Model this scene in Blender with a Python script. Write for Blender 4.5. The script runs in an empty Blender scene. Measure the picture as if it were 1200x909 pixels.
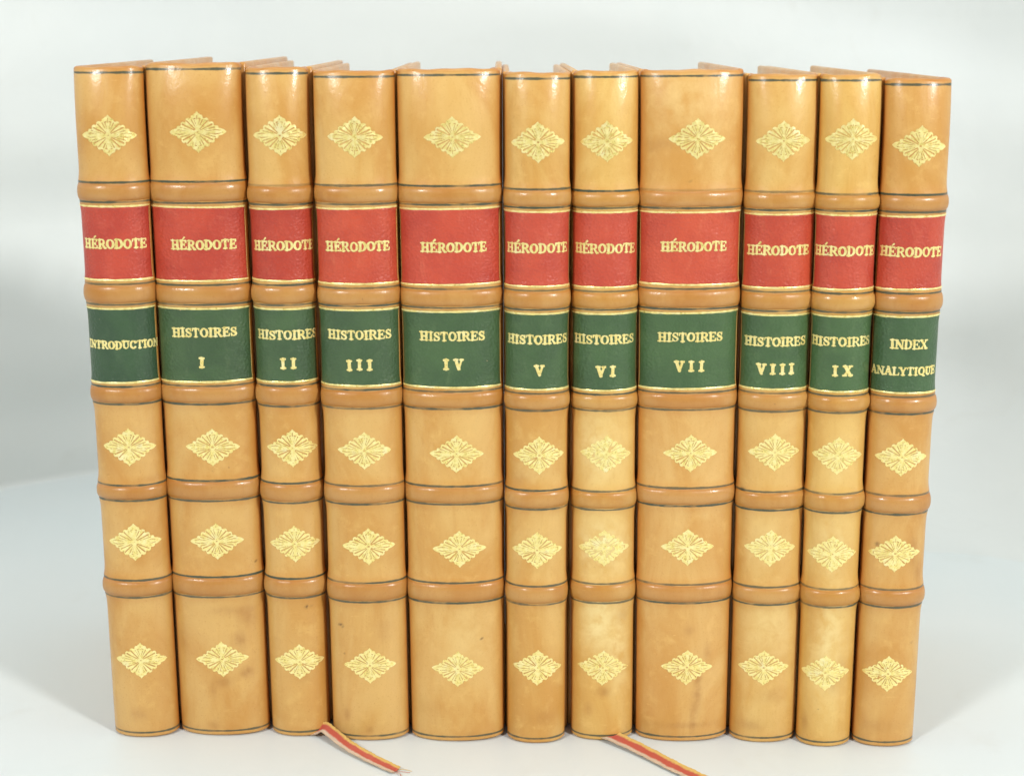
import bpy, math, random
import numpy as np
from mathutils import Vector, Matrix

random.seed(7)
C = bpy.context.scene.collection
scene = bpy.context.scene

# ------------------------------------------------------------------ camera
CAM_F, CAM_D, CAM_P, CAM_R, CAM_X, CAM_Z = 1804.26, 0.433894, 0.229211, 0.0127336, -0.003, 0.2115


def cam_axes():
    f = np.array([0, math.cos(CAM_P), -math.sin(CAM_P)])
    u0 = np.array([0, math.sin(CAM_P), math.cos(CAM_P)])
    x0 = np.array([1.0, 0, 0])
    return (x0 * math.cos(CAM_R) + u0 * math.sin(CAM_R), -x0 * math.sin(CAM_R) + u0 * math.cos(CAM_R), f)


AX, AU, AF = cam_axes()
CO = np.array([CAM_X, -CAM_D, CAM_Z])
cam = bpy.data.cameras.new('camera')
cam.sensor_width = 36
cam.lens = CAM_F / 1200 * 36
cam.clip_start = 0.02
cam.clip_end = 50
cam.dof.use_dof = True
cam.dof.focus_distance = 0.455
cam.dof.aperture_fstop = 14
co = bpy.data.objects.new('camera', cam)
C.objects.link(co)
co.matrix_world = Matrix(((AX[0], AU[0], -AF[0], CO[0]), (AX[1], AU[1], -AF[1], CO[1]),
                          (AX[2], AU[2], -AF[2], CO[2]), (0, 0, 0, 1)))
scene.camera = co

# ------------------------------------------------------------------ world, lamps, exposure
w = bpy.data.worlds.new('World')
scene.world = w
w.use_nodes = True
w.node_tree.nodes['Background'].inputs[0].default_value = (0.93, 0.98, 1.0, 1)
w.node_tree.nodes['Background'].inputs[1].default_value = 0.11


def lamp(name, az, el, dist, size, watt, col, aim=(0, 0.03, 0.1), shape='DISK', sy=None):
    l = bpy.data.lights.new(name, 'AREA')
    l.shape = shape
    l.size = size
    if sy:
        l.size_y = sy
    l.energy = watt
    l.color = col
    o = bpy.data.objects.new(name, l)
    C.objects.link(o)
    a, e = math.radians(az), math.radians(el)
    d = Vector((math.sin(a) * math.cos(e), -math.cos(a) * math.cos(e), math.sin(e)))
    o.location = Vector(aim) + d * dist
    o.rotation_euler = d.to_track_quat('Z', 'Y').to_euler()
    return o


lamp('studio_lamp_right', 42, 29, 1.25, 0.16, 10.2, (1.0, 0.99, 0.965))
lamp('studio_lamp_left', -37, 31, 1.25, 0.19, 7.9, (1.0, 0.99, 0.97))
lamp('overhead_fill', 0, 82, 1.15, 0.8, 3.9, (0.95, 1.0, 1.0), aim=(0, 0.10, 0.1), shape='RECTANGLE', sy=0.6)  # soft fill added overhead to brighten the sheet and upper backdrop

scene.view_settings.view_transform = 'Standard'
scene.view_settings.look = 'None'
scene.view_settings.exposure = 0.0
scene.view_settings.gamma = 1.0
scene.view_settings.use_curve_mapping = False


def unproj(u, v, z=None, y=None):
    d = AF + AX * (u - 600) / CAM_F - AU * (v - 454.5) / CAM_F
    t = (z - CO[2]) / d[2] if z is not None else (y - CO[1]) / d[1]
    return CO + t * d


# ------------------------------------------------------------------ material helpers
class NT:
    def __init__(self, name):
        self.m = bpy.data.materials.new(name)
        self.m.use_nodes = True
        self.t = self.m.node_tree
        self.b = self.t.nodes['Principled BSDF']
        self.out = self.t.nodes['Material Output']

    def n(self, typ, **kw):
        x = self.t.nodes.new(typ)
        for k, v in kw.items():
            setattr(x, k, v)
        return x

    def l(self, a, b):
        self.t.links.new(a, b)

    def setin(self, node, key, v):
        if hasattr(v, 'is_output'):
            self.l(v, node.inputs[key])
        else:
            node.inputs[key].default_value = v

    def coords(self):
        tc = self.n('ShaderNodeTexCoord')
        oi = self.n('ShaderNodeObjectInfo')
        mu = self.n('ShaderNodeVectorMath', operation='SCALE')
        mu.inputs[0].default_value = (1.37, 2.11, 0.73)
        self.l(oi.outputs['Random'], mu.inputs['Scale'])
        ad = self.n('ShaderNodeVectorMath', operation='ADD')
        self.l(tc.outputs['Object'], ad.inputs[0])
        self.l(mu.outputs[0], ad.inputs[1])
        self.oi = oi
        return ad.outputs[0]

    def scale(self, vec, s):
        mp = self.n('ShaderNodeMapping')
        self.l(vec, mp.inputs['Vector'])
        mp.inputs['Scale'].default_value = s
        return mp.outputs[0]

    def noise(self, vec, scale, detail=4, rough=0.55, dist=0.0):
        x = self.n('ShaderNodeTexNoise')
        self.l(vec, x.inputs['Vector'])
        x.inputs['Scale'].default_value = scale
        x.inputs['Detail'].default_value = detail
        x.inputs['Roughness'].default_value = rough
        x.inputs['Distortion'].default_value = dist
        return x.outputs[0]

    def ramp(self, v, a, b, c=0.0, d=1.0, smooth=True):
        x = self.n('ShaderNodeMapRange')
        if smooth:
            x.interpolation_type = 'SMOOTHSTEP'
        self.l(v, x.inputs[0])
        for i, q in zip((1, 2, 3, 4), (a, b, c, d)):
            x.inputs[i].default_value = q
        return x.outputs[0]

    def math(self, op, a, b=0.0):
        x = self.n('ShaderNodeMath', operation=op)
        self.setin(x, 0, a)
        self.setin(x, 1, b)
        return x.outputs[0]

    def mix(self, fac, a, b, mode='MIX'):
        x = self.n('ShaderNodeMix', data_type='RGBA', blend_type=mode)
        self.setin(x, 0, fac)
        for k, v in ((6, a), (7, b)):
            if isinstance(v, tuple):
                v = tuple(v) + (1,) if len(v) == 3 else v
            self.setin(x, k, v)
        return x.outputs[2]

    def attr(self, name):
        x = self.n('ShaderNodeAttribute', attribute_name=name)
        return x.outputs['Fac']

    def bump(self, h, strength, dist, prev=None):
        x = self.n('ShaderNodeBump')
        x.inputs['Strength'].default_value = strength
        x.inputs['Distance'].default_value = dist
        self.l(h, x.inputs['Height'])
        if prev is not None:
            self.l(prev, x.inputs['Normal'])
        return x.outputs[0]

    def done(self, col, rough, normal=None, spec=0.5, metal=0.0):
        self.setin(self.b, 'Base Color', col if not isinstance(col, tuple) else tuple(col) + (1,))
        self.setin(self.b, 'Roughness', rough)
        self.setin(self.b, 'Specular IOR Level', spec)
        self.setin(self.b, 'Metallic', metal)
        if normal is not None:
            self.l(normal, self.b.inputs['Normal'])
        return self.m


def leather_mat(name, spine):
    k = NT(name)
    v = k.coords()
    tint = k.oi.outputs['Color']
    big = k.noise(k.scale(v, (1, 1, 0.45)), 55, 5, 0.6, 0.6)
    mid = k.noise(v, 210, 5, 0.62, 0.3)
    fine = k.noise(v, 1500, 3, 0.6)
    streak = k.noise(k.scale(v, (1, 1, 0.10)), 420, 3, 0.6, 0.2)
    # natural variation of vegetable tanned calf
    col = k.mix(k.ramp(big, 0.35, 0.70), tint, k.mix(1.0, tint, (0.85, 0.70, 0.50), 'MULTIPLY'))
    col = k.mix(k.ramp(mid, 0.50, 0.80, 0, 0.55), col, k.mix(1.0, tint, (1.10, 1.13, 1.16), 'MULTIPLY'))
    col = k.mix(k.ramp(streak, 0.55, 0.8, 0, 0.28), col, k.mix(1.0, tint, (0.80, 0.66, 0.46), 'MULTIPLY'))
    scr = k.noise(k.scale(v, (0.22, 1, 1.6)), 950, 2, 0.7, 0.3)
    col = k.mix(k.ramp(scr, 0.64, 0.78, 0, 0.30), col, k.mix(1.0, tint, (1.18, 1.25, 1.35), 'MULTIPLY'))
    por = k.noise(v, 2300, 2, 0.5)
    col = k.mix(k.ramp(por, 0.60, 0.74, 0, 0.30), col, k.mix(1.0, tint, (0.66, 0.48, 0.28), 'MULTIPLY'))
    col = k.mix(k.ramp(fine, 0.60, 0.78, 0, 0.42), col, k.mix(1.0, tint, (0.72, 0.56, 0.36), 'MULTIPLY'))
    spots = k.noise(v, 330, 2, 0.5)
    col = k.mix(k.ramp(spots, 0.765, 0.80, 0, 0.40), col, (0.20, 0.085, 0.025))
    if spine:
        rub_shade = k.attr('rub_shade')
        rub_shade_n = k.math('MULTIPLY', rub_shade, k.ramp(mid, 0.2, 0.7, 0.55, 1.0))
        col = k.mix(rub_shade_n, col, k.mix(1.0, tint, (0.74, 0.42, 0.16), 'MULTIPLY'))
        pale = k.math('MULTIPLY', k.attr('pale'), k.ramp(mid, 0.30, 0.62, 0.15, 1.0))
        col = k.mix(pale, col, (0.80, 0.62, 0.27))
        st = k.math('MULTIPLY', k.attr('stain'), k.ramp(mid, 0.25, 0.65, 0.35, 1.0))
        col = k.mix(st, col, k.mix(1.0, tint, (0.52, 0.34, 0.20), 'MULTIPLY'))
        col = k.mix(k.attr('spot'), col, (0.07, 0.028, 0.012))
        # blind tooled rule lines, dark green
        d = k.attr('rule')                     # mm from the nearest rule
        wob = k.noise(v, 260, 3, 0.6)
        dd = k.math('ADD', d, k.ramp(wob, 0.25, 0.75, -0.13, 0.13, False))
        line = k.ramp(dd, 0.22, 0.40, 1.0, 0.0)
        fade = k.ramp(k.noise(v, 110, 3, 0.6), 0.30, 0.50, 0.55, 1.0)
        line = k.math('MULTIPLY', k.math('MULTIPLY', line, fade), k.attr('ruleamt'))
        col = k.mix(line, col, (0.055, 0.070, 0.042))
        rough = k.math('ADD', k.ramp(mid, 0.3, 0.7, 0.40, 0.52), k.math('MULTIPLY', line, -0.05))
        nb = k.bump(line, -0.5, 0.0004)
    else:
        rub_shade = k.math('MULTIPLY', k.attr('rub_shade'), k.ramp(mid, 0.2, 0.7, 0.6, 1.0))
        col = k.mix(rub_shade, col, k.mix(1.0, tint, (0.80, 0.52, 0.22), 'MULTIPLY'))
        rough = k.ramp(mid, 0.3, 0.7, 0.36, 0.46)
        nb = None
    nb = k.bump(por, 0.10, 0.0002, nb)
    nb = k.bump(fine, 0.10, 0.0003, nb)
    nb = k.bump(mid, 0.14, 0.0006, nb)
    nb = k.bump(big, 0.25, 0.0016, nb)
    k.setin(k.b, 'Coat Weight', k.ramp(big, 0.25, 0.65, 0.52, 0.25))
    k.setin(k.b, 'Coat Roughness', k.ramp(mid, 0.3, 0.7, 0.13, 0.24))
    k.l(nb, k.b.inputs['Coat Normal'])
    return k.done(col, rough, nb, 0.4)


def label_mat(name, a, b, c):
    k = NT(name)
    v = k.coords()
    big = k.noise(v, 75, 4, 0.6, 0.5)
    mid = k.noise(k.scale(v, (1, 1, 0.5)), 260, 4, 0.65, 0.4)
    gr = k.n('ShaderNodeTexVoronoi', feature='SMOOTH_F1')
    k.l(v, gr.inputs['Vector'])
    gr.inputs['Scale'].default_value = 1300
    gr.inputs['Smoothness'].default_value = 0.5
    tint = k.oi.outputs['Color']
    col = k.mix(k.ramp(big, 0.3, 0.7), a, b)
    col = k.mix(k.ramp(mid, 0.55, 0.85, 0, 0.6), col, c)
    col = k.mix(1.0, col, tint, 'MULTIPLY')
    fl = k.noise(v, 520, 2, 0.5)
    col = k.mix(k.ramp(fl, 0.78, 0.81, 0, 0.6), col, (0.75, 0.50, 0.28))
    nb = k.bump(gr.outputs['Distance'], 0.30, 0.0006)
    nb = k.bump(mid, 0.35, 0.0007, nb)
    return k.done(col, k.ramp(mid, 0.3, 0.7, 0.36, 0.48), nb, 0.5)


def gold_mat(name):
    k = NT(name)
    v = k.coords()
    a = k.noise(v, 900, 4, 0.65)
    b = k.noise(v, 230, 3, 0.6)
    col = k.mix(k.ramp(a, 0.3, 0.7), (0.86, 0.68, 0.20), (0.97, 0.85, 0.38))
    col = k.mix(k.ramp(b, 0.55, 0.8, 0, 0.5), col, (0.97, 0.92, 0.64))
    nb = k.bump(a, 0.22, 0.0004)
    nb = k.bump(b, 0.3, 0.0009, nb)
    return k.done(col, k.ramp(a, 0.3, 0.7, 0.26, 0.40), nb, 0.6, 0.36)


def page_mat():
    k = NT('page_edges')
    v = k.coords()
    ln = k.noise(k.scale(v, (1, 0.02, 0.02)), 5200, 2, 0.6)
    col = k.mix(k.ramp(ln, 0.3, 0.7), (0.62, 0.54, 0.40), (0.80, 0.74, 0.60))
    return k.done(col, 0.8, k.bump(ln, 0.5, 0.0005), 0.2)


def headband_mat():
    k = NT('headband_silk')
    tc = k.n('ShaderNodeTexCoord')
    wv = k.n('ShaderNodeTexWave', wave_type='BANDS', bands_direction='X')
    k.l(tc.outputs['Object'], wv.inputs['Vector'])
    wv.inputs['Scale'].default_value = 180
    col = k.mix(k.ramp(wv.outputs[0], 0.4, 0.6), (0.42, 0.06, 0.05), (0.72, 0.62, 0.40))
    return k.done(col, 0.6, k.bump(wv.outputs[0], 0.5, 0.0004), 0.3)


def ribbon_mat():
    k = NT('striped_silk')
    at = k.n('ShaderNodeUVMap')
    sp = k.n('ShaderNodeSeparateXYZ')
    k.l(at.outputs[0], sp.inputs[0])
    u = sp.outputs[0]
    v = k.coords()
    wob = k.noise(v, 500, 2, 0.5)
    uu = k.math('ADD', u, k.ramp(wob, 0.2, 0.8, -0.05, 0.05, False))
    col = k.mix(k.ramp(uu, 0.22, 0.42), (0.82, 0.68, 0.52), (0.64, 0.12, 0.075))
    col = k.mix(k.ramp(uu, 0.70, 0.88), col, (0.86, 0.58, 0.16))
    wv = k.n('ShaderNodeTexWave', wave_type='BANDS', bands_direction='Y')
    k.l(at.outputs[0], wv.inputs['Vector'])
    wv.inputs['Scale'].default_value = 26
    wv.inputs['Distortion'].default_value = 1.0
    col = k.mix(k.math('MULTIPLY', wv.outputs[0], 0.6), col, k.mix(1.0, col, (1.25, 1.1, 1.0), 'MULTIPLY'))
    return k.done(col, 0.5, k.bump(wv.outputs[0], 0.6, 0.0004), 0.4)


def sheet_mat(name, a, b, rough, bumpd):
    k = NT(name)
    tc = k.n('ShaderNodeTexCoord')
    v = tc.outputs['Object']
    big = k.noise(v, 7, 4, 0.6, 0.4)
    mid = k.noise(v, 38, 4, 0.6, 0.6)
    fine = k.noise(v, 900, 3, 0.6)
    col = k.mix(k.ramp(big, 0.3, 0.7), a, b)
    col = k.mix(k.ramp(mid, 0.58, 0.80, 0, 0.20), col, (0.55, 0.55, 0.50))
    nb = k.bump(fine, 0.10, 0.0003)
    nb = k.bump(mid, 0.10, bumpd, nb)
    return k.done(col, rough, nb, 0.35)


M_SPINE = leather_mat('tan_calf_spine', True)
M_LEATHER = leather_mat('tan_calf', False)
M_RED = label_mat('red_morocco', (0.53, 0.072, 0.036), (0.44, 0.050, 0.028), (0.62, 0.14, 0.075))
M_GREEN = label_mat('green_morocco', (0.064, 0.118, 0.046), (0.048, 0.090, 0.038), (0.11, 0.165, 0.07))
M_GOLD = gold_mat('gold_leaf')
M_PAGE = page_mat()
M_HEAD = headband_mat()
M_RIB = ribbon_mat()
M_TABLE = sheet_mat('white_paper_sheet', (0.665, 0.722, 0.728), (0.695, 0.737, 0.737), 0.45, 0.002)
M_WALL = sheet_mat('pale_paper_backdrop', (0.66, 0.695, 0.685), (0.70, 0.73, 0.715), 0.7, 0.004)


# ------------------------------------------------------------------ object helpers
def mesh_obj(name, verts, faces, mat, parent=None, smooth=True, color=None, attrs=None, uv=None):
    me = bpy.data.meshes.new(name)
    me.from_pydata([tuple(map(float, p)) for p in verts], [], [tuple(int(i) for i in f) for f in faces])
    if smooth:
        me.polygons.foreach_set('use_smooth', [True] * len(me.polygons))
    if attrs:
        for k, a in attrs.items():
            at = me.attributes.new(k, 'FLOAT', 'POINT')
            at.data.foreach_set('value', np.asarray(a, dtype=np.float32))
    if uv is not None:
        lay = me.uv_layers.new(name='UVMap')
        for lp in me.loops:
            lay.data[lp.index].uv = uv[lp.vertex_index]
    me.materials.append(mat)
    me.update()
    o = bpy.data.objects.new(name, me)
    C.objects.link(o)
    if parent is not None:
        o.parent = parent
    if color:
        o.color = tuple(color) + (1,)
    return o


def grid_faces(nr, nc, closed=False):
    f = []
    for i in range(nr - 1):
        for j in range(nc - (0 if closed else 1)):
            a, b = i * nc + j, i * nc + (j + 1) % nc
            f.append((a, b, b + nc, a + nc))
    return f


# ------------------------------------------------------------------ setting
def smooth01(t):
    t = np.clip(t, 0, 1)
    return t * t * (3 - 2 * t)


def build_setting():
    xs = np.linspace(-1.5, 1.5, 61)
    v = [(x, y, 0) for y in np.linspace(-0.7, 1.2, 39) for x in xs]
    n = len(v)
    f = grid_faces(39, 61)
    v += [(x, y, -0.02) for (x, y, z) in v]
    f += [tuple(i + n for i in reversed(q)) for q in f]
    t = mesh_obj('table', v, f, M_TABLE)
    t['kind'] = 'structure'
    t['label'] = 'white paper sheet the row of books stands on'
    # backdrop: a pale sheet bent forward on both sides, standing on the table
    seam = []
    for i in range(121):
        x = -0.9 + 1.8 * i / 120
        ax = abs(x)
        y = 0.301 - 0.018 * (ax / 0.2) ** 2 if ax < 0.2 else 0.283 - 0.72 * (ax - 0.2) - 0.25 * (ax - 0.2) ** 2
        seam.append((x, y))
    zs = np.concatenate([np.geomspace(0.0002, 0.12, 42), np.linspace(0.125, 0.9, 90)])
    v = []
    for z in zs:
        for (x, y) in seam:
            # tight fold at the left, soft cove at the right; shallow buckles in the paper
            r = 0.003 + 0.115 * smooth01((x + 0.10) / 0.26)
            cove = r - math.sqrt(max(r * r - max(r - z, 0) ** 2, 0))
            bk = 0.0034 * math.sin(44 * z - 9 * x + 0.8) + 0.0022 * math.sin(71 * z + 14 * x + 2.2) + 0.0016 * math.sin(25 * z - 31 * x) \
                + 0.0009 * math.sin(130 * z + 22 * x * (1 + 2 * x))
            v.append((x, y - cove + 0.10 * max(0, z - 0.1) + bk * min(1, z / 0.05), z - 0.0005))
    nf = len(v)
    f = grid_faces(len(zs), len(seam))
    v += [(a, b + 0.0015, c - 0.0018) for (a, b, c) in v]
    f += [tuple(i + nf for i in reversed(q)) for q in f]
    b = mesh_obj('backdrop', v, f, M_WALL)
    b['kind'] = 'structure'
    b['label'] = 'pale grey paper backdrop curving behind the books'


build_setting()


# ------------------------------------------------------------------ stamped shapes (signed distance on a grid -> mesh)
def vnoise(X, Y, s, rng):
    gx, gy = X / s, Y / s
    x0, y0 = np.floor(gx).astype(int), np.floor(gy).astype(int)
    ox, oy = x0.min(), y0.min()
    R = rng.random((y0.max() - oy + 2, x0.max() - ox + 2))
    fx, fy = gx - x0, gy - y0
    fx, fy = fx * fx * (3 - 2 * fx), fy * fy * (3 - 2 * fy)
    i, j = y0 - oy, x0 - ox
    return (R[i, j] * (1 - fx) + R[i, j + 1] * fx) * (1 - fy) + (R[i + 1, j] * (1 - fx) + R[i + 1, j + 1] * fx) * fy - 0.5


def seg_field(X, Y, pts, wid):
    """min over a polyline of (distance - half width); wid per point"""
    out = np.full(X.shape, 1e3)
    for k in range(len(pts) - 1):
        (ax, ay), (bx, by) = pts[k], pts[k + 1]
        dx, dy = bx - ax, by - ay
        L = dx * dx + dy * dy + 1e-12
        t = np.clip(((X - ax) * dx + (Y - ay) * dy) / L, 0, 1)
        d = np.hypot(X - ax - t * dx, Y - ay - t * dy) - (wid[k] + (wid[k + 1] - wid[k]) * t)
        out = np.minimum(out, d)
    return out


def box_field(X, Y, x0, y0, x1, y1):
    return np.maximum(np.maximum(x0 - X, X - x1), np.maximum(y0 - Y, Y - y1))


def contour_mesh(xs, ys, F):
    """polygons of F<0 on a grid; returns 2D verts and faces"""
    verts, faces, idx = [], [], {}

    def vid(key, p):
        i = idx.get(key)
        if i is None:
            i = idx[key] = len(verts)
            verts.append(p)
        return i
    ins = F < 0
    cnt = ins[:-1, :-1].astype(int) + ins[1:, :-1] + ins[:-1, 1:] + ins[1:, 1:]
    for i, j in zip(*np.nonzero(cnt)):
        cs = ((i, j), (i, j + 1), (i + 1, j + 1), (i + 1, j))
        poly = []
        for k in range(4):
            a, b = cs[k], cs[(k + 1) % 4]
            fa, fb = F[a], F[b]
            if fa < 0:
                poly.append(vid(a, (xs[a[1]], ys[a[0]])))
            if (fa < 0) != (fb < 0):
                t = min(max(fa / (fa - fb), 0.03), 0.97)
                key = (a, b) if a < b else (b, a)
                poly.append(vid(key, (xs[a[1]] + t * (xs[b[1]] - xs[a[1]]), ys[a[0]] + t * (ys[b[0]] - ys[a[0]]))))
        if len(poly) >= 3:
            faces.append(poly)
    return np.array(verts), faces


ST, TH, SF = 0.105, 0.052, 0.050          # half widths: stem, thin stroke, serif


def glyph(ch):
    """strokes in a cap-height-1 box: list of ('p', points, widths); returns (strokes, width)"""
    s = []

    def P(pts, wd):
        s.append((pts, wd if isinstance(wd, list) else [wd] * len(pts)))

    def stem(x, y0=0.0, y1=1.0, lo=True, hi=True, w=ST, sw=0.20):
        P([(x, y0 + 0.04), (x, y1 - 0.04)], w)
        if lo:
            P([(x - sw, y0 + SF), (x + sw, y0 + SF)], SF)
        if hi:
            P([(x - sw, y1 - SF), (x + sw, y1 - SF)], SF)

    def arc(cx, cy, rx, ry, a0, a1, wv, wh, n=22):
        pts, wd = [], []
        for i in range(n + 1):
            a = math.radians(a0 + (a1 - a0) * i / n)
            pts.append((cx + rx * math.cos(a), cy + ry * math.sin(a)))
            wd.append(wh + (wv - wh) * abs(math.cos(a)) ** 1.3)
        P(pts, wd)
    if ch == 'H':
        stem(0.22); stem(0.72); P([(0.22, 0.5), (0.72, 0.5)], TH); return s, 0.96
    if ch in 'EÉ':
        stem(0.20, sw=0.17); P([(0.2, 0.95), (0.68, 0.95)], TH); P([(0.2, 0.05), (0.70, 0.05)], TH)
        P([(0.2, 0.51), (0.52, 0.51)], TH); P([(0.68, 0.95), (0.68, 0.77)], [TH, 0.045]); P([(0.70, 0.05), (0.71, 0.27)], [TH, 0.045])
        P([(0.52, 0.62), (0.52, 0.40)], 0.04)
        if ch == 'É':
            P([(0.38, 1.13), (0.56, 1.30)], [0.05, 0.08])
        return s, 0.82
    if ch == 'F':
        return glyph('E')
    if ch == 'R':
        stem(0.20, sw=0.17); P([(0.2, 0.95), (0.48, 0.95)], TH); P([(0.2, 0.49), (0.48, 0.49)], TH)
        arc(0.46, 0.72, 0.20, 0.23, -90, 90, ST, TH); P([(0.46, 0.49), (0.74, 0.06)], [0.07, 0.10]); P([(0.68, SF), (0.88, SF)], SF)
        return s, 0.90
    if ch == 'O':
        arc(0.43, 0.5, 0.315, 0.445, 0, 360, 0.11, TH, 36); return s, 0.88
    if ch == 'Q':
        arc(0.43, 0.5, 0.315, 0.445, 0, 360, 0.11, TH, 36); P([(0.45, 0.16), (0.62, -0.06), (0.80, -0.10)], [0.05, 0.09, 0.05]); return s, 0.88
    if ch == 'D':
        stem(0.20, sw=0.17); P([(0.2, 0.95), (0.40, 0.95)], TH); P([(0.2, 0.05), (0.40, 0.05)], TH)
        arc(0.38, 0.5, 0.34, 0.45, -90, 90, 0.11, TH, 24); return s, 0.88
    if ch == 'T':
        stem(0.40, hi=False, sw=0.17); P([(0.08, 0.95), (0.72, 0.95)], TH)
        P([(0.08, 0.95), (0.06, 0.72)], [TH, 0.04]); P([(0.72, 0.95), (0.74, 0.72)], [TH, 0.04]); return s, 0.82
    if ch == 'I':
        stem(0.23); return s, 0.50
    if ch == 'S':
        pts = [(0.57, 0.74), (0.50, 0.90), (0.34, 0.955), (0.18, 0.89), (0.12, 0.74), (0.20, 0.60), (0.36, 0.51), (0.52, 0.41),
               (0.59, 0.26), (0.52, 0.11), (0.36, 0.045), (0.18, 0.10), (0.10, 0.27)]
        P(pts, [0.05, 0.05, 0.05, 0.065, 0.085, 0.10, 0.11, 0.10, 0.085, 0.065, 0.05, 0.05, 0.05])
        P([(0.57, 0.68), (0.58, 0.95)], 0.04); P([(0.10, 0.05), (0.09, 0.33)], 0.04); return s, 0.70
    if ch == 'N':
        stem(0.17, w=TH, sw=0.14); stem(0.77, w=TH, lo=False, sw=0.14); P([(0.17, 0.93), (0.77, 0.05)], 0.105); return s, 0.94
    if ch == 'U':
        P([(0.20, 0.95), (0.20, 0.34), (0.26, 0.14), (0.42, 0.05), (0.58, 0.10), (0.68, 0.26), (0.70, 0.38), (0.70, 0.95)], [ST, ST, 0.09, 0.06, TH, TH, TH, TH])
        P([(0.04, 0.95), (0.38, 0.95)], SF); P([(0.56, 0.95), (0.84, 0.95)], SF); return s, 0.88
    if ch == 'C':
        arc(0.43, 0.5, 0.315, 0.445, 42, 318, 0.11, TH, 28); P([(0.67, 0.68), (0.68, 0.95)], 0.045); P([(0.66, 0.24), (0.69, 0.16)], 0.045); return s, 0.80
    if ch == 'L':
        stem(0.20, sw=0.17); P([(0.2, 0.05), (0.68, 0.05)], TH); P([(0.68, 0.05), (0.70, 0.30)], [TH, 0.045]); return s, 0.76
    if ch == 'A':
        P([(0.14, 0.05), (0.44, 0.97)], TH); P([(0.44, 0.97), (0.76, 0.05)], 0.10); P([(0.24, 0.33), (0.64, 0.33)], 0.045)
        P([(0.0, SF), (0.28, SF)], SF); P([(0.58, SF), (0.92, SF)], SF); return s, 0.92
    if ch == 'V':
        P([(0.16, 0.95), (0.46, 0.04)], 0.105); P([(0.46, 0.04), (0.76, 0.95)], TH)
        P([(0.0, 1 - SF), (0.34, 1 - SF)], SF); P([(0.62, 1 - SF), (0.90, 1 - SF)], SF); return s, 0.90
    if ch == 'X':
        P([(0.16, 0.95), (0.72, 0.05)], 0.105); P([(0.16, 0.05), (0.72, 0.95)], TH)
        for x in (0.16, 0.72):
            P([(x - 0.15, SF), (x + 0.15, SF)], SF); P([(x - 0.15, 1 - SF), (x + 0.15, 1 - SF)], SF)
        return s, 0.90
    if ch == 'Y':
        P([(0.12, 0.95), (0.42, 0.46)], 0.10); P([(0.42, 0.46), (0.72, 0.95)], TH); P([(0.42, 0.48), (0.42, 0.05)], ST)
        P([(0.24, SF), (0.60, SF)], SF); P([(-0.02, 1 - SF), (0.28, 1 - SF)], SF); P([(0.58, 1 - SF), (0.86, 1 - SF)], SF); return s, 0.86
    raise KeyError(ch)


def text_mesh(txt, cap, width, seed, bold=0.0, gap=None):
    """lettering centred on 0,0 in metres (arc length, height); stamped edges are slightly ragged"""
    rng = np.random.default_rng(seed)
    gs = [glyph(c) for c in txt]
    tot = sum(g[1] for g in gs)
    if gap is not None:
        adv = [g[1] + gap for g in gs]
        sx = cap
    else:
        adv = [g[1] for g in gs]
        sx = width / tot
    L = sum(adv) * sx
    V, Fc = [], []
    x = -L / 2 + (gap * sx / 2 if gap else 0)
    step = 0.000085
    for (st, gw), ad in zip(gs, adv):
        xs = np.arange(-0.0003, gw * sx + 0.0003, step)
        ys = np.arange(-0.0005, cap * 1.42 + 0.0002, step)
        X, Y = np.meshgrid(xs, ys)
        jy = rng.normal(0, cap * 0.016)
        F = np.full(X.shape, 1e3)
        for pts, wd in st:
            q = [(p[0] * sx, p[1] * cap + jy) for p in pts]
            F = np.minimum(F, seg_field(X, Y, q, [(a + bold) * (0.5 * (sx + cap)) for a in wd]))
        F = F + vnoise(X, Y, 0.00028, rng) * 0.00008 + vnoise(X, Y, 0.0011, rng) * 0.00012
        v, f = contour_mesh(xs, ys, F)
        if len(v):
            Fc += [[i + len(V) for i in q] for q in f]
            V += [(a + x, b - cap / 2) for a, b in v]
        x += ad * sx
    return np.array(V), Fc


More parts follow.
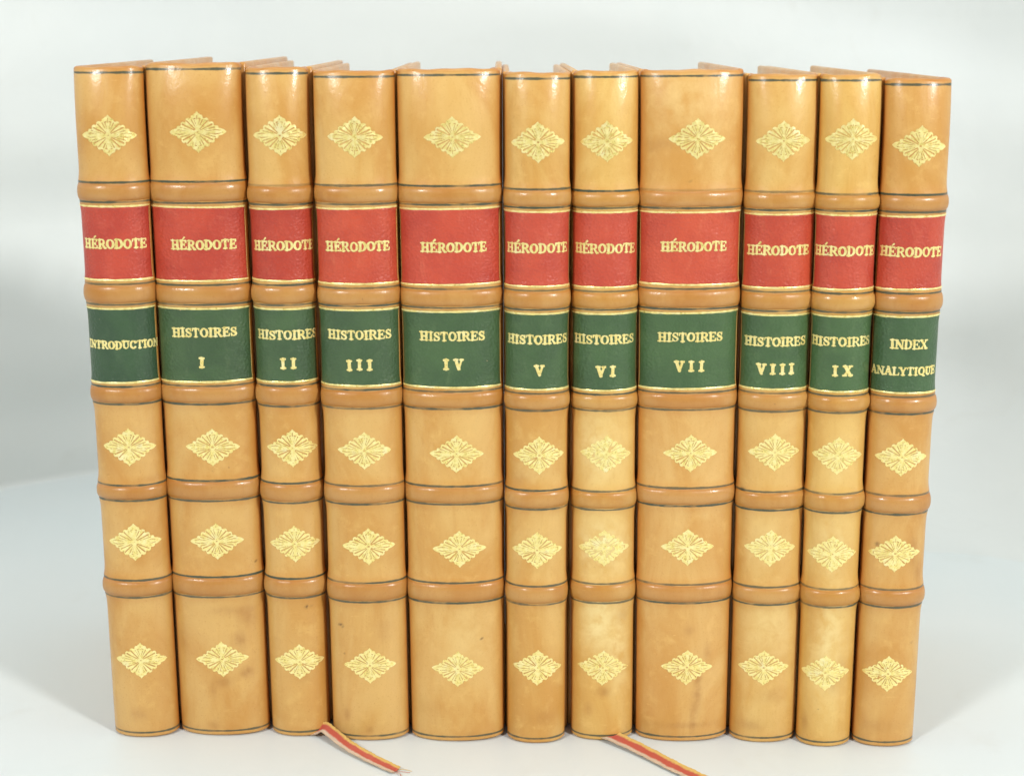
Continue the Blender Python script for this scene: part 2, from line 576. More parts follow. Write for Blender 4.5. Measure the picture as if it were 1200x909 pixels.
def ornament_mesh(seed, wear=0.0):
    """gilt lozenge fleuron, 16 x 11 mm"""
    rng = np.random.default_rng(seed)
    step = 0.000115
    xs = np.arange(-0.0088, 0.00881, step)
    ys = np.arange(-0.0064, 0.00641, step)
    X, Y = np.meshgrid(xs * 1000, ys * 1000)          # mm
    A, B = np.abs(X), np.abs(Y)
    # body lozenge with lobed sides
    F = (((A / 6.5) ** 1.2 + (B / 4.75) ** 1.2) ** (1 / 1.2) - 1) * 3.6
    for t, r in ((0.16, 0.60), (0.36, 0.66), (0.56, 0.66), (0.76, 0.60)):
        g = (t ** 1.2 + (1 - t) ** 1.2) ** (-1 / 1.2)
        cx, cy = 6.3 * t * g, 4.6 * (1 - t) * g
        F = np.minimum(F, np.hypot(A - cx, B - cy) - r)
    # side leaves: pointed, with a small notch where they leave the body
    F = np.minimum(F, np.maximum(np.hypot(A - 5.7, B + 2.05) - 3.10, 4.6 - A))
    # top and bottom leaves: blunt, pointed at the end
    F = np.minimum(F, np.hypot(X, B - 4.25) - 1.05)
    F = np.minimum(F, np.maximum(np.hypot(A + 1.5, B - 4.3) - 2.10, 3.8 - B))
    # incised lines (leather shows through)

    def cut(p, q, w0, w1):
        nonlocal F
        F = np.maximum(F, -seg_field(A, B, [p, q], [w0, w1]))
    k = 1 - 0.5 * wear
    cut((0.80, 0.55), (4.05, 2.10), 0.12 * k, 0.21 * k)
    cut((0.62, 0.80), (2.85, 3.05), 0.12 * k, 0.21 * k)
    cut((1.60, 0.50), (4.75, 1.35), 0.04, 0.12 * k)
    cut((0.42, 1.20), (1.55, 3.40), 0.04, 0.12 * k)
    cut((2.30, 0.26), (4.75, 0.55), 0.03, 0.10 * k)
    cut((0.25, 1.70), (0.70, 3.25), 0.03, 0.10 * k)
    cut((0.45, 3.75), (0.85, 3.60), 0.10 * k, 0.15 * k)
    cut((5.0, 0.62), (6.5, 0.34), 0.12 * k, 0.04)
    cut((0.0, 3.5), (0.0, 4.6), 0.03, 0.08 * k)
    cut((0.0, 0.0), (0.20, 0.12), 0.12 * k, 0.08)
    F = F + vnoise(X, Y, 0.35, rng) * 0.07 + vnoise(X, Y, 1.3, rng) * 0.12
    F = F + np.maximum(0, vnoise(X, Y, 0.9, rng) - 0.5 + 0.36 * wear) * 3.0
    return contour_mesh(xs, ys, F)


# ------------------------------------------------------------------ the book
BOARD_D = 0.100


class Section:
    """rounded spine cross-section: half width hw, depth of the round s; maps arc length to a point and normal"""

    def __init__(self, hw, s, n=2.08):
        self.hw, self.s = hw, s
        ph = np.linspace(-math.pi / 2, math.pi / 2, 1601)
        x = hw * np.sign(np.sin(ph)) * np.abs(np.sin(ph)) ** (2 / n)
        y = s * (1 - np.abs(np.cos(ph)) ** (2 / n))
        a = np.concatenate([[0], np.cumsum(np.hypot(np.diff(x), np.diff(y)))])
        self.L = a[-1] / 2
        self.a, self.x, self.y = a - self.L, x, y
        tx, ty = np.gradient(x, self.a), np.gradient(y, self.a)
        m = np.hypot(tx, ty)
        self.nx, self.ny = ty / m, -tx / m

    def at(self, a):
        a = np.asarray(a, dtype=float)
        ex = np.maximum(np.abs(a) - self.L, 0)
        c = np.clip(a, -self.L, self.L)
        x, y = np.interp(c, self.a, self.x), np.interp(c, self.a, self.y) + ex
        nx, ny = np.interp(c, self.a, self.nx), np.interp(c, self.a, self.ny)
        m = np.hypot(nx, ny)
        return x, y, nx / m, ny / m

    def arc_of_x(self, x):
        return float(np.interp(x, self.x, self.a))


def build_book(B):
    H, hw, s = B['h'], B['hw'], B['s']
    sec = Section(hw, s)
    bands = B['bands']                     # (z centre, half height)
    root = bpy.data.objects.new('leather_book', None)
    C.objects.link(root)
    root.empty_display_size = 0.02
    root.location = B['loc']
    root.rotation_euler = (0, B['lean'], math.radians(0.55))
    root['label'] = B['label']
    root['category'] = 'book'
    root['group'] = 'matching leather volumes standing in a row'
    tan, bandc = B['tan'], B['bandc']
    rng = np.random.default_rng(B['seed'])

    def delta(z):
        z = np.asarray(z, dtype=float)
        d = np.zeros(z.shape)
        for zc, hh in bands:
            d = d + 0.00042 * np.exp(-(np.maximum(np.abs(z - zc) - hh, 0) / 0.0017) ** 1.4)
        return d

    def place(a, z, off):
        x, y, nx, ny = sec.at(a)
        d = delta(z) + off
        zz = np.broadcast_to(np.asarray(z, dtype=float), x.shape)
        back = 0.0029 * np.clip((zz - (H - 0.018)) / 0.018, 0, 1.05) ** 2 + 0.0006 * np.clip((0.014 - zz) / 0.014, 0, 1) ** 2
        return np.stack([(x + nx * d) * (1 + B['k'] * (zz - H / 2)), y + ny * d + back * np.clip(1 - y / (s * 1.6), 0, 1), zz], -1)

    # --- spine sheet
    rules = []
    for zc, hh in bands:
        rules += [(zc + hh, rng.uniform(0.72, 1.0)), (zc - hh, rng.uniform(0.85, 1.0))]
    rules += [(H - 0.0017, 0.95), (0.0017, 0.9)]
    for i, v in B.get('faint', {}).items():
        rules[i] = (rules[i][0], v)
    rz = [r[0] for r in rules]
    zs = set(np.round(np.linspace(0.0006, H - 0.0008, 330), 6))
    zs |= {round(r, 6) for r in rz} | {round(r + e, 6) for r in rz for e in (-0.0003, 0.0003, -0.0006, 0.0006, -0.001, 0.001)}
    zs = np.array(sorted(q for q in zs if 0.0005 < q < H - 0.0005))
    jo = 0.0062
    ac = np.concatenate([[-sec.L - jo, -sec.L - jo * 0.5], np.linspace(-sec.L, sec.L, 45), [sec.L + jo * 0.5, sec.L + jo]])
    nc = len(ac)
    Vl, att = [], {k: [] for k in ('rule', 'ruleamt', 'rub_shade', 'stain', 'spot', 'pale')}
    groove = np.where(np.abs(ac) > sec.L, -0.0007, 0.0)
    un = np.clip(np.abs(ac) / sec.L, 0, 1.05)

    cap1, cap2 = rng.uniform(0, 6), rng.uniform(0, 6)

    def row(z, off, dz=0.0):
        p = place(ac, np.full(nc, z), off + groove)
        p[:, 2] += dz
        if z > H - 0.0016:                 # the leather of the cap is not cut dead straight
            p[:, 2] += (0.00013 * np.sin(ac * 330 + cap1) + 0.00007 * np.sin(ac * 780 + cap2)) * min(1, (z - H + 0.0016) / 0.0010)
        Vl.append(p)
        dist = np.array([abs(z - r) for r in rz])
        k = int(dist.argmin())
        att['rule'].append(np.full(nc, dist[k] * 1000))
        att['ruleamt'].append(np.full(nc, rules[k][1]))
        bd = min((abs(abs(z - zc) - hh) for zc, hh in bands))
        att['rub_shade'].append(np.clip(0.95 * smooth01((un - 0.72) / 0.28) + 0.30 * math.exp(-(bd / 0.0016) ** 2)
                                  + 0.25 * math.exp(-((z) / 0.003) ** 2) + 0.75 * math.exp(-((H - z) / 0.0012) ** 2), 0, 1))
        for nm in ('stain', 'spot', 'pale'):
            q = np.zeros(nc)
            for (fa, fz, ra, rzz, amt) in B.get(nm, ()):
                q = q + amt * np.exp(-((ac - fa) / ra) ** 2 - ((z - fz) / rzz) ** 2)
            att[nm].append(np.clip(q, 0, 1))
    # turned-in foot
    row(0.0, -0.0020)
    row(0.0, -0.0006)
    for z in zs:
        row(z, 0.0)
    # head cap rolled over the sewn headband
    for t in (0.25, 0.5, 0.75, 1.0):
        a = t * math.pi / 2
        row(H - 0.0008 + 0.0008 * math.sin(a), -0.0010 * (1 - math.cos(a)))
    for off, dz in ((-0.0017, -0.00015), (-0.0024, -0.0006), (-0.0028, -0.0016)):
        row(H, off, dz)
    nr = len(Vl)
    V = np.concatenate(Vl)
    attrs = {k: np.concatenate(v) for k, v in att.items()}
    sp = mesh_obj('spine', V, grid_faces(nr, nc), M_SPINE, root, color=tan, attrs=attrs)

    # --- raised bands
    for bi, (zc, hh) in enumerate(bands):
        n = 15
        ab = np.concatenate([[-sec.L - 0.003], np.linspace(-sec.L, sec.L, 49), [sec.L + 0.003]])
        Vb, rub_shade = [], []
        h_b = B.get('bandh', 0.00104) * rng.uniform(0.93, 1.07)
        ph1, ph2 = rng.uniform(0, 6), rng.uniform(0, 6)
        for i in range(n):
            t = -1 + 2 * i / (n - 1)
            prof = (1 - abs(t) ** 2.3) ** 0.62
            taper = np.where(np.abs(ab) > sec.L, 0.25, 1 - 0.75 * smooth01((np.abs(ab) / sec.L - 0.72) / 0.28))
            wav = 0.00010 * np.sin(ab * 420 + ph1) + 0.00006 * np.sin(ab * 900 + ph2)
            z = zc + t * (hh - 0.00022) + wav * 0.6
            off = (-0.00025 + h_b * prof) * taper - 0.0001 * (1 - taper) + wav * prof * 0.5
            Vb.append(place(ab, z, off))
            rub_shade.append(np.clip(0.16 + 0.45 * smooth01((np.abs(ab) / sec.L - 0.7) / 0.3) + 0.75 * abs(t) ** 3, 0, 1))  # wear tone plus shading painted along the band's upper and lower edges
        mesh_obj('raised_band', np.concatenate(Vb), grid_faces(n, len(ab)), M_LEATHER, root, color=bandc, attrs={'rub_shade': np.concatenate(rub_shade)})

    # --- boards
    def box(x0, x1, y0, y1, z0, z1, r):
        # rounded slab: ring of outline points in xy, bevelled in z
        v, f = [], []
        ring = []
        for cx, cy, a0 in ((x1 - r, y1 - r, 0), (x0 + r, y1 - r, 90), (x0 + r, y0 + r, 180), (x1 - r, y0 + r, 270)):
            for k in range(4):
                a = math.radians(a0 + 30 * k)
                ring.append((cx, cy, math.cos(a), math.sin(a)))
        m = len(ring)
        lev = [(z0, 0.0), (z0 + r * 0.3, 0.7), (z0 + r, 1.0)] + [(z0 + r + (z1 - z0 - 2 * r) * k / 12, 1.0) for k in range(1, 12)] \
            + [(z1 - r, 1.0), (z1 - r * 0.3, 0.7), (z1, 0.0)]
        for z, q in lev:
            for cx, cy, c, sn in ring:
                v.append((cx + r * q * c, cy + r * q * sn, z))
        f = grid_faces(len(lev), m, True)
        f.append(tuple(reversed(range(m))))
        f.append(tuple(range((len(lev) - 1) * m, len(lev) * m)))
        return v, f
    th = 0.0021
    for nm, (eb, et), sg in (('front_board', B['er'], 1), ('back_board', B['el'], -1)):
        v, f = box(-th, 0, s + 0.0050, BOARD_D + rng.uniform(-0.0015, 0.0015), 0.0002, H + B.get('sq', 0.0), 0.0006)
        v = [(eb + (et - eb) * z / H + (x if sg > 0 else x + th), y, z) for x, y, z in v]
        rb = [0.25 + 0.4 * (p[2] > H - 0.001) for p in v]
        mesh_obj(nm, v, f, M_LEATHER, root, color=tan, attrs={'rub_shade': rb})
    v, f = box(-hw + th + 0.0003, hw - th - 0.0003, s * 0.9 + 0.001, BOARD_D - 0.004, 0.0030, H - 0.0034, 0.0004)
    pb = mesh_obj('page_block', v, f, M_PAGE, root, smooth=False)
    # --- headband: a sewn roll at the head of the spine
    Vh = []
    ah = np.linspace(-sec.L * 0.80, sec.L * 0.80, 31)
    for i in range(9):
        t = 2 * math.pi * i / 8
        x, y, nx, ny = sec.at(ah)
        o = -0.0036 + 0.0008 * math.cos(t)
        Vh.append(np.stack([x + nx * o, y + ny * o, np.full(len(ah), H - 0.0024 + 0.0009 * math.sin(t))], -1))
    mesh_obj('headband', np.concatenate(Vh), grid_faces(9, len(ah)), M_HEAD, root)

    # --- labels
    def label(nm, mat, zt, zb, tint, texts):
        n = 22
        a0, a1 = -sec.L * B['lab'][0], sec.L * B['lab'][1]
        al = np.linspace(a0, a1, 41)
        lo, hi = zb + 0.0009, zt - 0.0009
        sk0, sk1 = rng.normal(0, 0.00012), rng.normal(0, 0.00012)
        Vv = []
        tt = np.concatenate([[0], np.linspace(0, 1, n), [1]])
        for i, t in enumerate(tt):
            zz = lo + (hi - lo) * t + (al / sec.L) * (sk0 + (sk1 - sk0) * t)
            off = np.full(len(al), 0.00013)
            if i in (0, len(tt) - 1):
                off[:] = -0.00005
            off[0] = off[-1] = -0.00005
            Vv.append(place(al, zz, off))
        lb = mesh_obj(nm, np.concatenate(Vv), grid_faces(len(tt), len(al)), mat, root, color=tint)
        # gilt rules along head and tail of the label, thinner ones down the sides
        for zz, hh in ((hi - 0.00026, 0.00028), (lo + 0.00026, 0.00026)):
            ar = np.linspace(a0 + 0.0003, a1 - 0.0003, 70)
            nz = vnoise(ar[None, :], np.zeros((1, 70)), 0.0012, rng)[0]
            sk = (ar / sec.L) * (sk1 if zz > (lo + hi) / 2 else sk0)
            Vr = [place(ar, zz + sk + e * (hh * (1 + 0.45 * nz)), 0.00020 if abs(e) < 0.9 else 0.00015) for e in (-1, -0.4, 0.4, 1)]
            mesh_obj('gilt_rule', np.concatenate(Vr), grid_faces(4, 70), M_GOLD, lb)
        for ae in (a0 + 0.00035, a1 - 0.00035):
            zr = np.linspace(lo + 0.0009, hi - 0.0009, 40)
            Vr = [place(np.full(40, ae + e * 0.00008), zr, 0.00019) for e in (-1, 1)]
            mesh_obj('gilt_rule', np.concatenate(Vr), grid_faces(2, 40), M_GOLD, lb)
        for (txt, a, z, cap, width, bold, gap) in texts:
            tv, tf = text_mesh(txt, cap, width, int(rng.integers(1e9)), bold, gap)
            keep_a = tv[:, 0] + a
            p = place(keep_a, z + tv[:, 1], 0.00021)
            mesh_obj('lettering', p, tf, M_GOLD, lb)
        return lb
    z1b, z2t, z2b, z3t = bands[0][0] - bands[0][1], bands[1][0] + bands[1][1], bands[1][0] - bands[1][1], bands[2][0] + bands[2][1]
    label('red_label', M_RED, z1b, z2t, B['redt'], B['red'])
    label('green_label', M_GREEN, z2b, z3t, B['greent'], B['green'])
    # --- gilt fleurons
    for oi, (ox, oz) in enumerate(B['orn']):
        ov, of = ornament_mesh(int(rng.integers(1e9)), B['wear'][oi])
        rot = rng.normal(0, 0.018)
        c, sn = math.cos(rot), math.sin(rot)
        q = np.stack([ov[:, 0] * c - ov[:, 1] * sn, ov[:, 0] * sn + ov[:, 1] * c], -1)
        rel = 0.00003 * np.sin(ov[:, 0] * 2600) * np.cos(ov[:, 1] * 2300)
        p = place(q[:, 0] + sec.arc_of_x(ox), oz + q[:, 1], 0.00008 + rel)
        mesh_obj('gilt_ornament', p, of, M_GOLD, root)
    return root


# measured positions: top edge, bottom edge, centre heights (photograph pixels on the spine plane)
TOPS = [(85, 167, 79), (169, 282, 75), (286.5, 361, 80), (366, 462.5, 84), (464.5, 586.5, 82), (591, 669, 86),
        (672, 749, 84), (751, 873, 83), (877.5, 960, 88), (962.5, 1035, 88), (1038, 1117, 93)]
BOTS = [(136, 211, 862), (213.5, 317, 860), (320, 387.5, 861), (391, 480, 866), (483, 591, 867), (594.5, 662, 869),
        (669, 741, 865.5), (744.5, 851, 867), (854, 930, 868), (932, 995, 873), (997.5, 1069, 873)]
BANDS = [
    [(214, 237), (333, 357), (453, 473.5), (568.5, 586.5), (679.5, 699.5)],
    [(213, 238), (334, 357), (452, 473.5), (563, 586.5), (675.5, 699)],
    [(217.5, 240), (334, 357.5), (452, 476), (566, 589), (677.5, 700)],
    [(217.5, 239.5), (337.5, 358.5), (456.5, 478.5), (569, 590.5), (682.5, 705)],
    [(218, 240), (338.5, 360.5), (458.5, 479), (569.5, 590.5), (682.5, 706)],
    [(222, 243.5), (340.5, 363), (461, 481), (574.5, 596.5), (686.5, 708)],
    [(224, 244), (341.5, 363), (462, 481), (575.5, 597), (683.5, 706)],
    [(223, 244), (338.5, 362), (460, 480), (571.5, 592.5), (684.5, 706)],
    [(225, 246.5), (342, 364.5), (460.5, 482), (576, 597.5), (687.5, 708)],
    [(228, 247.5), (344, 366), (463.5, 483.5), (578.5, 600.5), (690, 711)],
    [(228.5, 249), (344, 366.5), (465, 485), (580.5, 602.5), (690.5, 711)]]
ORN = [
    [(127, 159), (151, 524), (157.5, 635), (165, 773.5)], [(231.5, 155), (249, 524), (254, 634), (260.5, 772)],
    [(328, 159), (343, 525), (345.5, 637), (351, 775)], [(415.5, 161), (427, 528), (432, 640), (433.5, 779.5)],
    [(530, 161), (535, 532), (538.5, 643), (536.5, 783.5)], [(630.5, 167), (632, 533.5), (629.5, 644.5), (630, 782)],
    [(711.5, 166), (710.5, 532), (708, 642), (706.5, 782)], [(817.5, 163), (809.5, 531), (806, 641), (805, 781.5)],
    [(918.5, 165.5), (908, 530), (903, 642), (895, 782)], [(999.5, 163.5), (982, 534), (975.5, 649), (967, 788)],
    [(1079, 171.5), (1057, 536), (1049, 648.5), (1040.5, 789)]]
AUTH = [(133.5, 286), (238.5, 287), (333, 288), (419, 289), (532, 290), (630, 291), (710, 291.5), (814, 289), (913, 293.5), (991.5, 294.5), (1070, 295.5)]
VOLT = [[('INTRODUCTION', 143, 404)], [('HISTOIRES', 239, 389.5), ('I', 237, 425)], [('HISTOIRES', 337, 392.5), ('II', 338, 426)],
        [('HISTOIRES', 421, 392.5), ('III', 421.5, 428)], [('HISTOIRES', 530, 394), ('IV', 531.5, 427)], [('HISTOIRES', 630.5, 398), ('V', 632, 434)],
        [('HISTOIRES', 708.5, 398), ('VI', 710, 435)], [('HISTOIRES', 809.5, 395), ('VII', 808, 429)], [('HISTOIRES', 909.5, 400.5), ('VIII', 909, 432.5)],
        [('HISTOIRES', 987, 400.5), ('IX', 987.5, 434.5)], [('INDEX', 1066, 403.5), ('ANALYTIQUE', 1060, 435)]]
LABELS = [
    'narrow tan leather volume with green label INTRODUCTION, first at the left end of the row',
    'thick tan leather volume lettered HISTOIRES I, dark smudges below its lowest band',
    'slim tan leather volume lettered HISTOIRES II, striped bookmark curling out under its right corner',
    'medium tan leather volume lettered HISTOIRES III, between the volumes II and IV',
    'widest tan leather volume lettered HISTOIRES IV, beside the volume III',
    'slim tan leather volume lettered HISTOIRES V, just right of the thick volume IV',
    'pale yellowish mottled leather volume lettered HISTOIRES VI with striped bookmark under its foot',
    'wide tan leather volume lettered HISTOIRES VII with dark vertical crease at its foot',
    'tan leather volume lettered HISTOIRES VIII with small black nick beside its fourth band',
    'narrow light yellow tan volume lettered HISTOIRES IX, second from the right end',
    'tan leather volume with green label INDEX ANALYTIQUE at the right end of the row']
TAN0 = (0.652, 0.404, 0.128)
TINT = [(0.97, 0.93, 0.90), (0.97, 0.93, 0.88), (1.0, 0.98, 0.95), (1.0, 0.98, 0.95), (1.03, 1.02, 1.0), (1.03, 1.03, 1.0), (1.10, 1.16, 1.12),
        (1.05, 1.03, 1.05), (1.06, 1.09, 1.08), (1.08, 1.12, 1.02), (1.0, 0.96, 0.93)]
REDT = [(0.95, 0.9, 0.95), (0.95, 0.9, 0.9), (0.88, 0.8, 0.8), (1.02, 1.1, 1.0), (1.0, 1.0, 1.0), (1.02, 1.1, 1.1), (1.02, 1.1, 1.1), (1.06, 1.2, 1.1), (1.05, 1.15, 1.0), (1, 1.05, 1.05), (1, 1.05, 1.05)]
GRET = [(0.72, 0.80, 0.90), (0.95, 0.95, 0.95), (1, 1, 1), (1, 1, 1), (1.02, 1.05, 1), (1.02, 1.05, 1), (1.05, 1.1, 1.05), (1.1, 1.15, 1.05), (1.1, 1.15, 1.05), (1.1, 1.15, 1.05), (1, 1.08, 1.05)]


def setup_book(i):
    yc = 0.0062                            # depth of the visible spine edges behind the front
    tl, tr, ty = TOPS[i]
    bl, br, by = BOTS[i]
    H0 = 0.2
    f0 = unproj((bl + br) / 2, by + 3.5, z=0.0)[1]          # front of this spine on the table
    b0, b1 = unproj(bl, by, y=f0 + yc)[0], unproj(br, by, y=f0 + yc)[0]
    t0, t1 = unproj(tl, ty, y=f0 + yc)[0], unproj(tr, ty, y=f0 + yc)[0]
    top = unproj((tl + tr) / 2, ty, y=f0)
    H = top[2]
    hw = ((b1 - b0) + (t1 - t0)) / 4 - 0.00008
    bc, tc = (b0 + b1) / 2, (t0 + t1) / 2
    kk = ((t1 - t0) - (b1 - b0)) / 2 / hw / H

    def gap(j, side):
        # half of the gap to the neighbour, at foot and head: the boards of neighbouring books touch there
        n = j + side
        if not 0 <= n < 11:
            return 0.0, 0.0
        a, b = (BOTS[j][1], BOTS[n][0]) if side > 0 else (BOTS[n][1], BOTS[j][0])
        c, d = (TOPS[j][1], TOPS[n][0]) if side > 0 else (TOPS[n][1], TOPS[j][0])
        return ((unproj(b, by, y=f0 + yc)[0] - unproj(a, by, y=f0 + yc)[0]) / 2,
                (unproj(d, ty, y=f0 + yc)[0] - unproj(c, ty, y=f0 + yc)[0]) / 2)
    hb, ht = hw * (1 - kk * H / 2), hw * (1 + kk * H / 2)
    gl, gr = gap(i, -1), gap(i, 1)
    el = (-hb - gl[0] - 0.00002, -ht - gl[1] - 0.00002)
    er = (hb + gr[0] + 0.00002, ht + gr[1] + 0.00002)
    lean = math.atan2(tc - bc, H)
    loc = (bc, f0, abs(math.sin(lean)) * hw * 0.5 + 0.0001)
    cl, sl = math.cos(lean), math.sin(lean)

    def loc2(u, v, dy=0.0):
        """photo point on the spine -> book local x, z"""
        p = unproj(u, v, y=f0 + dy)
        dx, dz = p[0] - loc[0], p[2] - loc[2]
        return dx * cl - dz * sl, dx * sl + dz * cl
    s = 0.0060 + 0.06 * hw
    sec = Section(hw, s)

    def on_spine(u, v):
        x, z = loc2(u, v)
        for _ in range(4):
            dy = float(np.interp(np.clip(x, -hw, hw), sec.x, sec.y))
            x, z = loc2(u, v, dy)
        return x, z
    uc = lambda v: (tl + tr) / 2 + ((bl + br) / 2 - (tl + tr) / 2) * (v - ty) / (by - ty)
    bands = []
    for (a, b) in BANDS[i]:
        za, zb = loc2(uc(a), a)[1], loc2(uc(b), b)[1]
        bands.append(((za + zb) / 2, (za - zb) / 2))
    wide = hw > 0.011
    tw = 0.0188
    ax, az = on_spine(*AUTH[i])
    red = [('HÉRODOTE', float(np.clip(sec.arc_of_x(ax), -0.004, 0.004)), az, 0.00265, tw, 0.028, None)]
    green = []
    for k, (t, u, v) in enumerate(VOLT[i]):
        x, z = on_spine(u, v)
        a = sec.arc_of_x(x)
        if t == 'INTRODUCTION':
            green.append((t, a, z, 0.0023, 0.0225, 0.034, None))
        elif t == 'HISTOIRES':
            green.append((t, a, z, 0.00260, tw, 0.024, None))
        elif t == 'INDEX':
            green.append((t, a, z, 0.00265, 0.0108, 0.024, None))
        elif t == 'ANALYTIQUE':
            green.append((t, a, z, 0.00235, 0.0205, 0.030, None))
        else:
            green.append((t, a, z, 0.0029, None, 0.055, 0.50 if len(t) < 4 else 0.44))
    orn = [on_spine(*q) for q in ORN[i]]
    B = dict(k=kk, el=el, er=er, h=H, hw=hw, s=s, bands=bands, loc=loc, lean=lean, label=LABELS[i], seed=100 + i, red=red, green=green, orn=orn,
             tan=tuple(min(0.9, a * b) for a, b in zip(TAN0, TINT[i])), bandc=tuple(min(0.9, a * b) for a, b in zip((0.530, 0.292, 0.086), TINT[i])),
             redt=REDT[i], greent=GRET[i], lab=(0.95, 0.90) if not wide else (0.93, 0.89),
             wear=[0.0, 0.05, 0.1, 0.2])

    def marks(lst):
        out = []
        for (u, v, ru, rv, amt) in lst:
            x, z = on_spine(u, v)
            out.append((sec.arc_of_x(x), z, ru * 0.000245, rv * 0.00026, amt * 1.35))
        return out
    st, spo, pal = STAINS.get(i, []), SPOTS.get(i, []), PALES.get(i, [])
    B['stain'], B['spot'], B['pale'] = marks(st), marks(spo), marks(pal)
    B['faint'] = FAINT.get(i, {})
    if i == 6:
        B['wear'] = [0.2, 0.5, 0.7, 0.6]
    if i in (9, 10):
        B['wear'] = [0.2, 0.2, 0.35, 0.45]
    return B


# wear marks seen on the leather: (photo x, y, half width, half height in px, strength)
STAINS = {0: [(162, 838, 9, 8, .35), (180, 560, 20, 4, .2)],
          1: [(281, 750, 7, 10, .55), (289, 787, 7, 6, .7), (262, 798, 10, 7, .45), (250, 808, 4, 9, .3), (290, 722, 12, 12, .35), (270, 715, 22, 6, .3), (252, 850, 7, 5, .4),
              (215, 745, 6, 20, .25)],
          2: [(355, 790, 14, 10, .2)], 3: [(407, 836, 4, 8, .35), (433, 855, 4, 4, .4), (450, 735, 12, 20, .2)],
          4: [(500, 830, 20, 18, .15), (555, 860, 10, 4, .3)], 5: [(635, 840, 18, 10, .25), (610, 560, 12, 8, .2)],
          6: [(707, 810, 8, 7, .5), (690, 830, 5, 8, .35), (730, 720, 12, 10, .25), (720, 690, 22, 6, .3)],
          7: [(818, 805, 5, 28, .5), (812, 840, 4, 22, .4), (829, 765, 5, 12, .3), (808, 738, 6, 6, .4), (780, 168, 18, 7, .22), (800, 850, 40, 4, .25), (763, 172, 10, 6, .18)],
          8: [(880, 850, 20, 8, .3), (905, 815, 16, 10, .2)], 9: [(978, 800, 10, 12, .3), (942, 845, 5, 10, .35), (985, 780, 7, 12, .25)],
          10: [(1070, 645, 7, 20, .4), (1075, 670, 6, 12, .35), (1030, 850, 20, 8, .25)]}
SPOTS = {2: [(359, 710.5, 1.2, 1.8, 1), (365, 710, 1, 1, .7)], 3: [(399, 731, 2.0, 1.4, .8), (402, 733, 1, 1, .8)], 7: [(808, 213, 1.1, 1.1, .9)], 4: [(565, 748, 1, 1, .6)],
         8: [(871, 573.5, 3.6, 2.8, 1), (872, 580, 1.6, 1.6, .9)], 10: [(1028, 637, 2.2, 2.2, .6), (1068, 752, .9, .9, .7)], 9: [(976, 235, 1, 1, .7)], 1: [(300, 657, 1.3, 1.3, .6)]}
PALES = {6: [(705, 640, 30, 30, .75), (700, 525, 25, 40, .55), (700, 730, 18, 34, .7), (725, 760, 14, 60, .5), (708, 700, 30, 12, .35)],
         9: [(972, 760, 18, 70, .6), (975, 640, 22, 35, .45), (985, 540, 14, 30, .3)], 8: [(905, 740, 30, 40, .35), (900, 640, 24, 30, .25)],
         5: [(620, 545, 20, 18, .3)], 4: [(550, 740, 34, 50, .2)], 7: [(800, 120, 40, 40, .25)]}
FAINT = {2: {0: 0.35}, 7: {0: 0.25}, 8: {0: 0.6}, 9: {8: 0.7}, 3: {5: 0.8}}

BOOKS = [build_book(setup_book(i)) for i in range(11)]


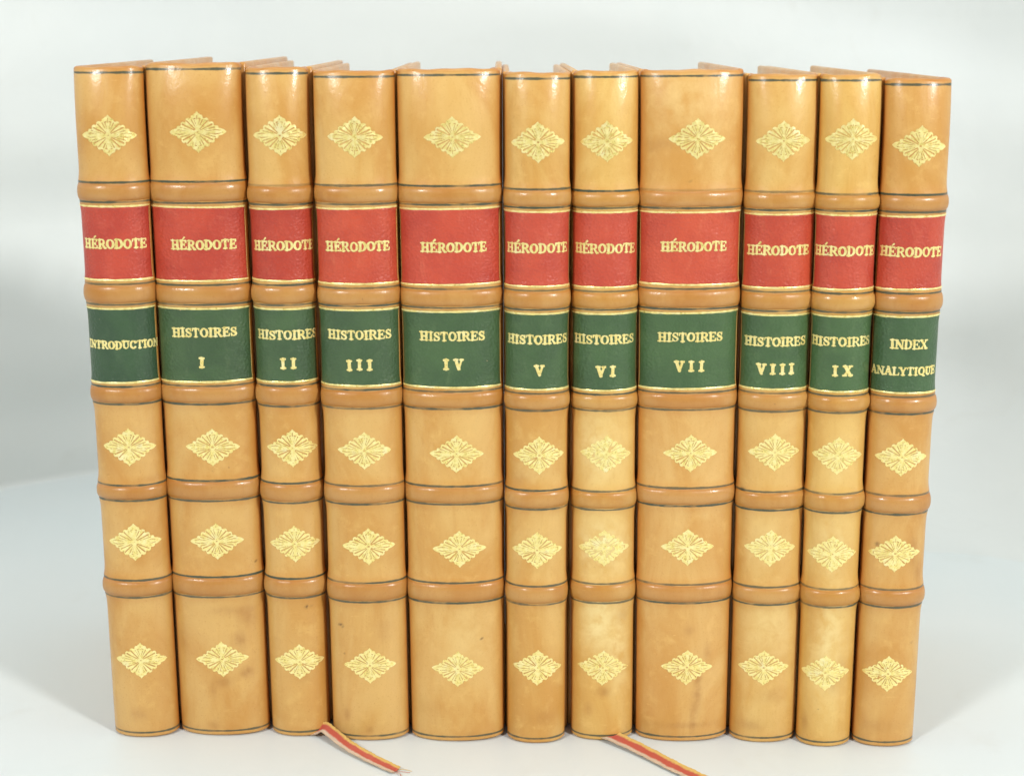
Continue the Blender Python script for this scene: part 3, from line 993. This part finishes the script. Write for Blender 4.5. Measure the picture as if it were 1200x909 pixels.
# ------------------------------------------------------------------ bookmark ribbons
def ribbon(path, width, banks, book, frays):
    """path: world points; striped silk strip as a part of its book, with loose threads at the cut end"""
    P = [Vector(p) for p in path]
    pts, bk = [], []
    for i in range(len(P) - 1):                       # Catmull-Rom
        p0, p1, p2, p3 = P[max(i - 1, 0)], P[i], P[i + 1], P[min(i + 2, len(P) - 1)]
        for k in range(14):
            t = k / 14
            pts.append(0.5 * ((2 * p1) + (p2 - p0) * t + (2 * p0 - 5 * p1 + 4 * p2 - p3) * t * t + (3 * p1 - p0 - 3 * p2 + p3) * t ** 3))
            bk.append(banks[i] + (banks[i + 1] - banks[i]) * t)
    pts.append(P[-1])
    bk.append(banks[-1])
    V, uv = [], []
    nw = 11
    n = len(pts)
    L = 0
    up = Vector((0, 0, 1))
    minz = []
    for layer in (0, 1):
        L = 0
        for i in range(n):
            d = (pts[min(i + 1, n - 1)] - pts[max(i - 1, 0)]).normalized()
            if i:
                L += (pts[i] - pts[i - 1]).length
            side = d.cross(up)
            if side.length < 0.2:
                side = Vector((1, 0, 0))
            side.normalize()
            side = Matrix.Rotation(math.radians(bk[i]), 3, d) @ side
            nrm = side.cross(d).normalized()
            for j in range(nw):
                u = j / (nw - 1)
                cup = 0.00035 * (4 * (u - 0.5) ** 2) + 0.00008 * math.sin(L * 900 + u * 5)
                wj = 1 + 0.05 * math.sin(i * 2.9 + (u > 0.5) * 2) + 0.03 * math.sin(i * 1.3 + 1)
                q = pts[i] + side * ((0.5 - u) * width * wj) + nrm * (cup - (0.00016 if layer else 0))
                q.z = max(q.z, 0.00022 - (0.00014 if layer else 0))
                V.append(q)
                uv.append((u, L / width))
    f = grid_faces(n, nw)
    m = n * nw
    f += [tuple(i + m for i in reversed(q)) for q in grid_faces(n, nw)]
    for i in range(n - 1):
        for j in (0, nw - 1):
            a, b = i * nw + j, (i + 1) * nw + j
            f.append((a, b, b + m, a + m) if j else (b, a, a + m, b + m))
    inv = book.matrix_basis.inverted()
    o = mesh_obj('bookmark_ribbon', [inv @ q for q in V], f, M_RIB, book, uv=uv)
    # frayed threads
    if frays:
        Vt, ft, uvt = [], [], []
        for th in frays:
            r = 0.00008
            base = len(Vt)
            for i, p in enumerate(th['pts']):
                p = Vector(p)
                for k in range(5):
                    a = 2 * math.pi * k / 5
                    Vt.append(inv @ (p + Vector((r * math.cos(a), 0.5 * r * math.cos(a), r * math.sin(a)))))
                    uvt.append((th['u'], i * 0.1))
            ft += [tuple(q + base for q in g) for g in grid_faces(len(th['pts']), 5, True)]
        mesh_obj('loose_thread', Vt, ft, M_RIB, o, uv=uvt)
    return o


def thread(u, p0, p1, bow, n=9):
    a, b = Vector(p0), Vector(p1)
    d = (b - a)
    nn = Vector((-d.y, d.x, 0)).normalized()
    return dict(u=u, pts=[tuple(a + d * (i / (n - 1)) + nn * bow * math.sin(math.pi * i / (n - 1)) + Vector((0, 0, 0.0003 * math.sin(math.pi * i / (n - 1))))) for i in range(n)])


bpy.context.view_layer.update()
E0 = Vector((-0.0353, -0.0222, 0.0003))
frays = [thread(0.9, E0 + Vector((-.001, .0008, 0)), E0 + Vector((0.0045, 0.0003, 0)), 0.0004), thread(0.5, E0, E0 + Vector((0.004, -0.0006, 0)), -0.0004),
         thread(0.1, E0 + Vector((-.001, -.001, 0)), E0 + Vector((0.002, -0.003, 0)), 0.0005), thread(0.55, E0 + Vector((0, -.0005, 0)), E0 + Vector((0.0015, -0.0042, 0)), 0.0006)]
ribbon([(-0.0655, 0.0075, 0.0012), (-0.0625, 0.0020, 0.0010), (-0.0592, 0.0006, 0.0030), (-0.0560, -0.0028, 0.0026), (-0.0505, -0.0090, 0.0016), (-0.0430, -0.0160, 0.0010),
        (-0.0353, -0.0222, 0.0006)], 0.0037, [20, 25, 32, 28, 20, 14, 8], BOOKS[2], frays)
ribbon([(0.0205, 0.0120, 0.0004), (0.0238, 0.0055, 0.0006), (0.0275, 0.0010, 0.0016), (0.0330, -0.0040, 0.0014), (0.0390, -0.0100, 0.0010), (0.0458, -0.0178, 0.0008), (0.0540, -0.0262, 0.0006),
        (0.0640, -0.0360, 0.0006)], 0.0048, [0, 6, 14, 12, 10, 8, 6, 4], BOOKS[6], None)
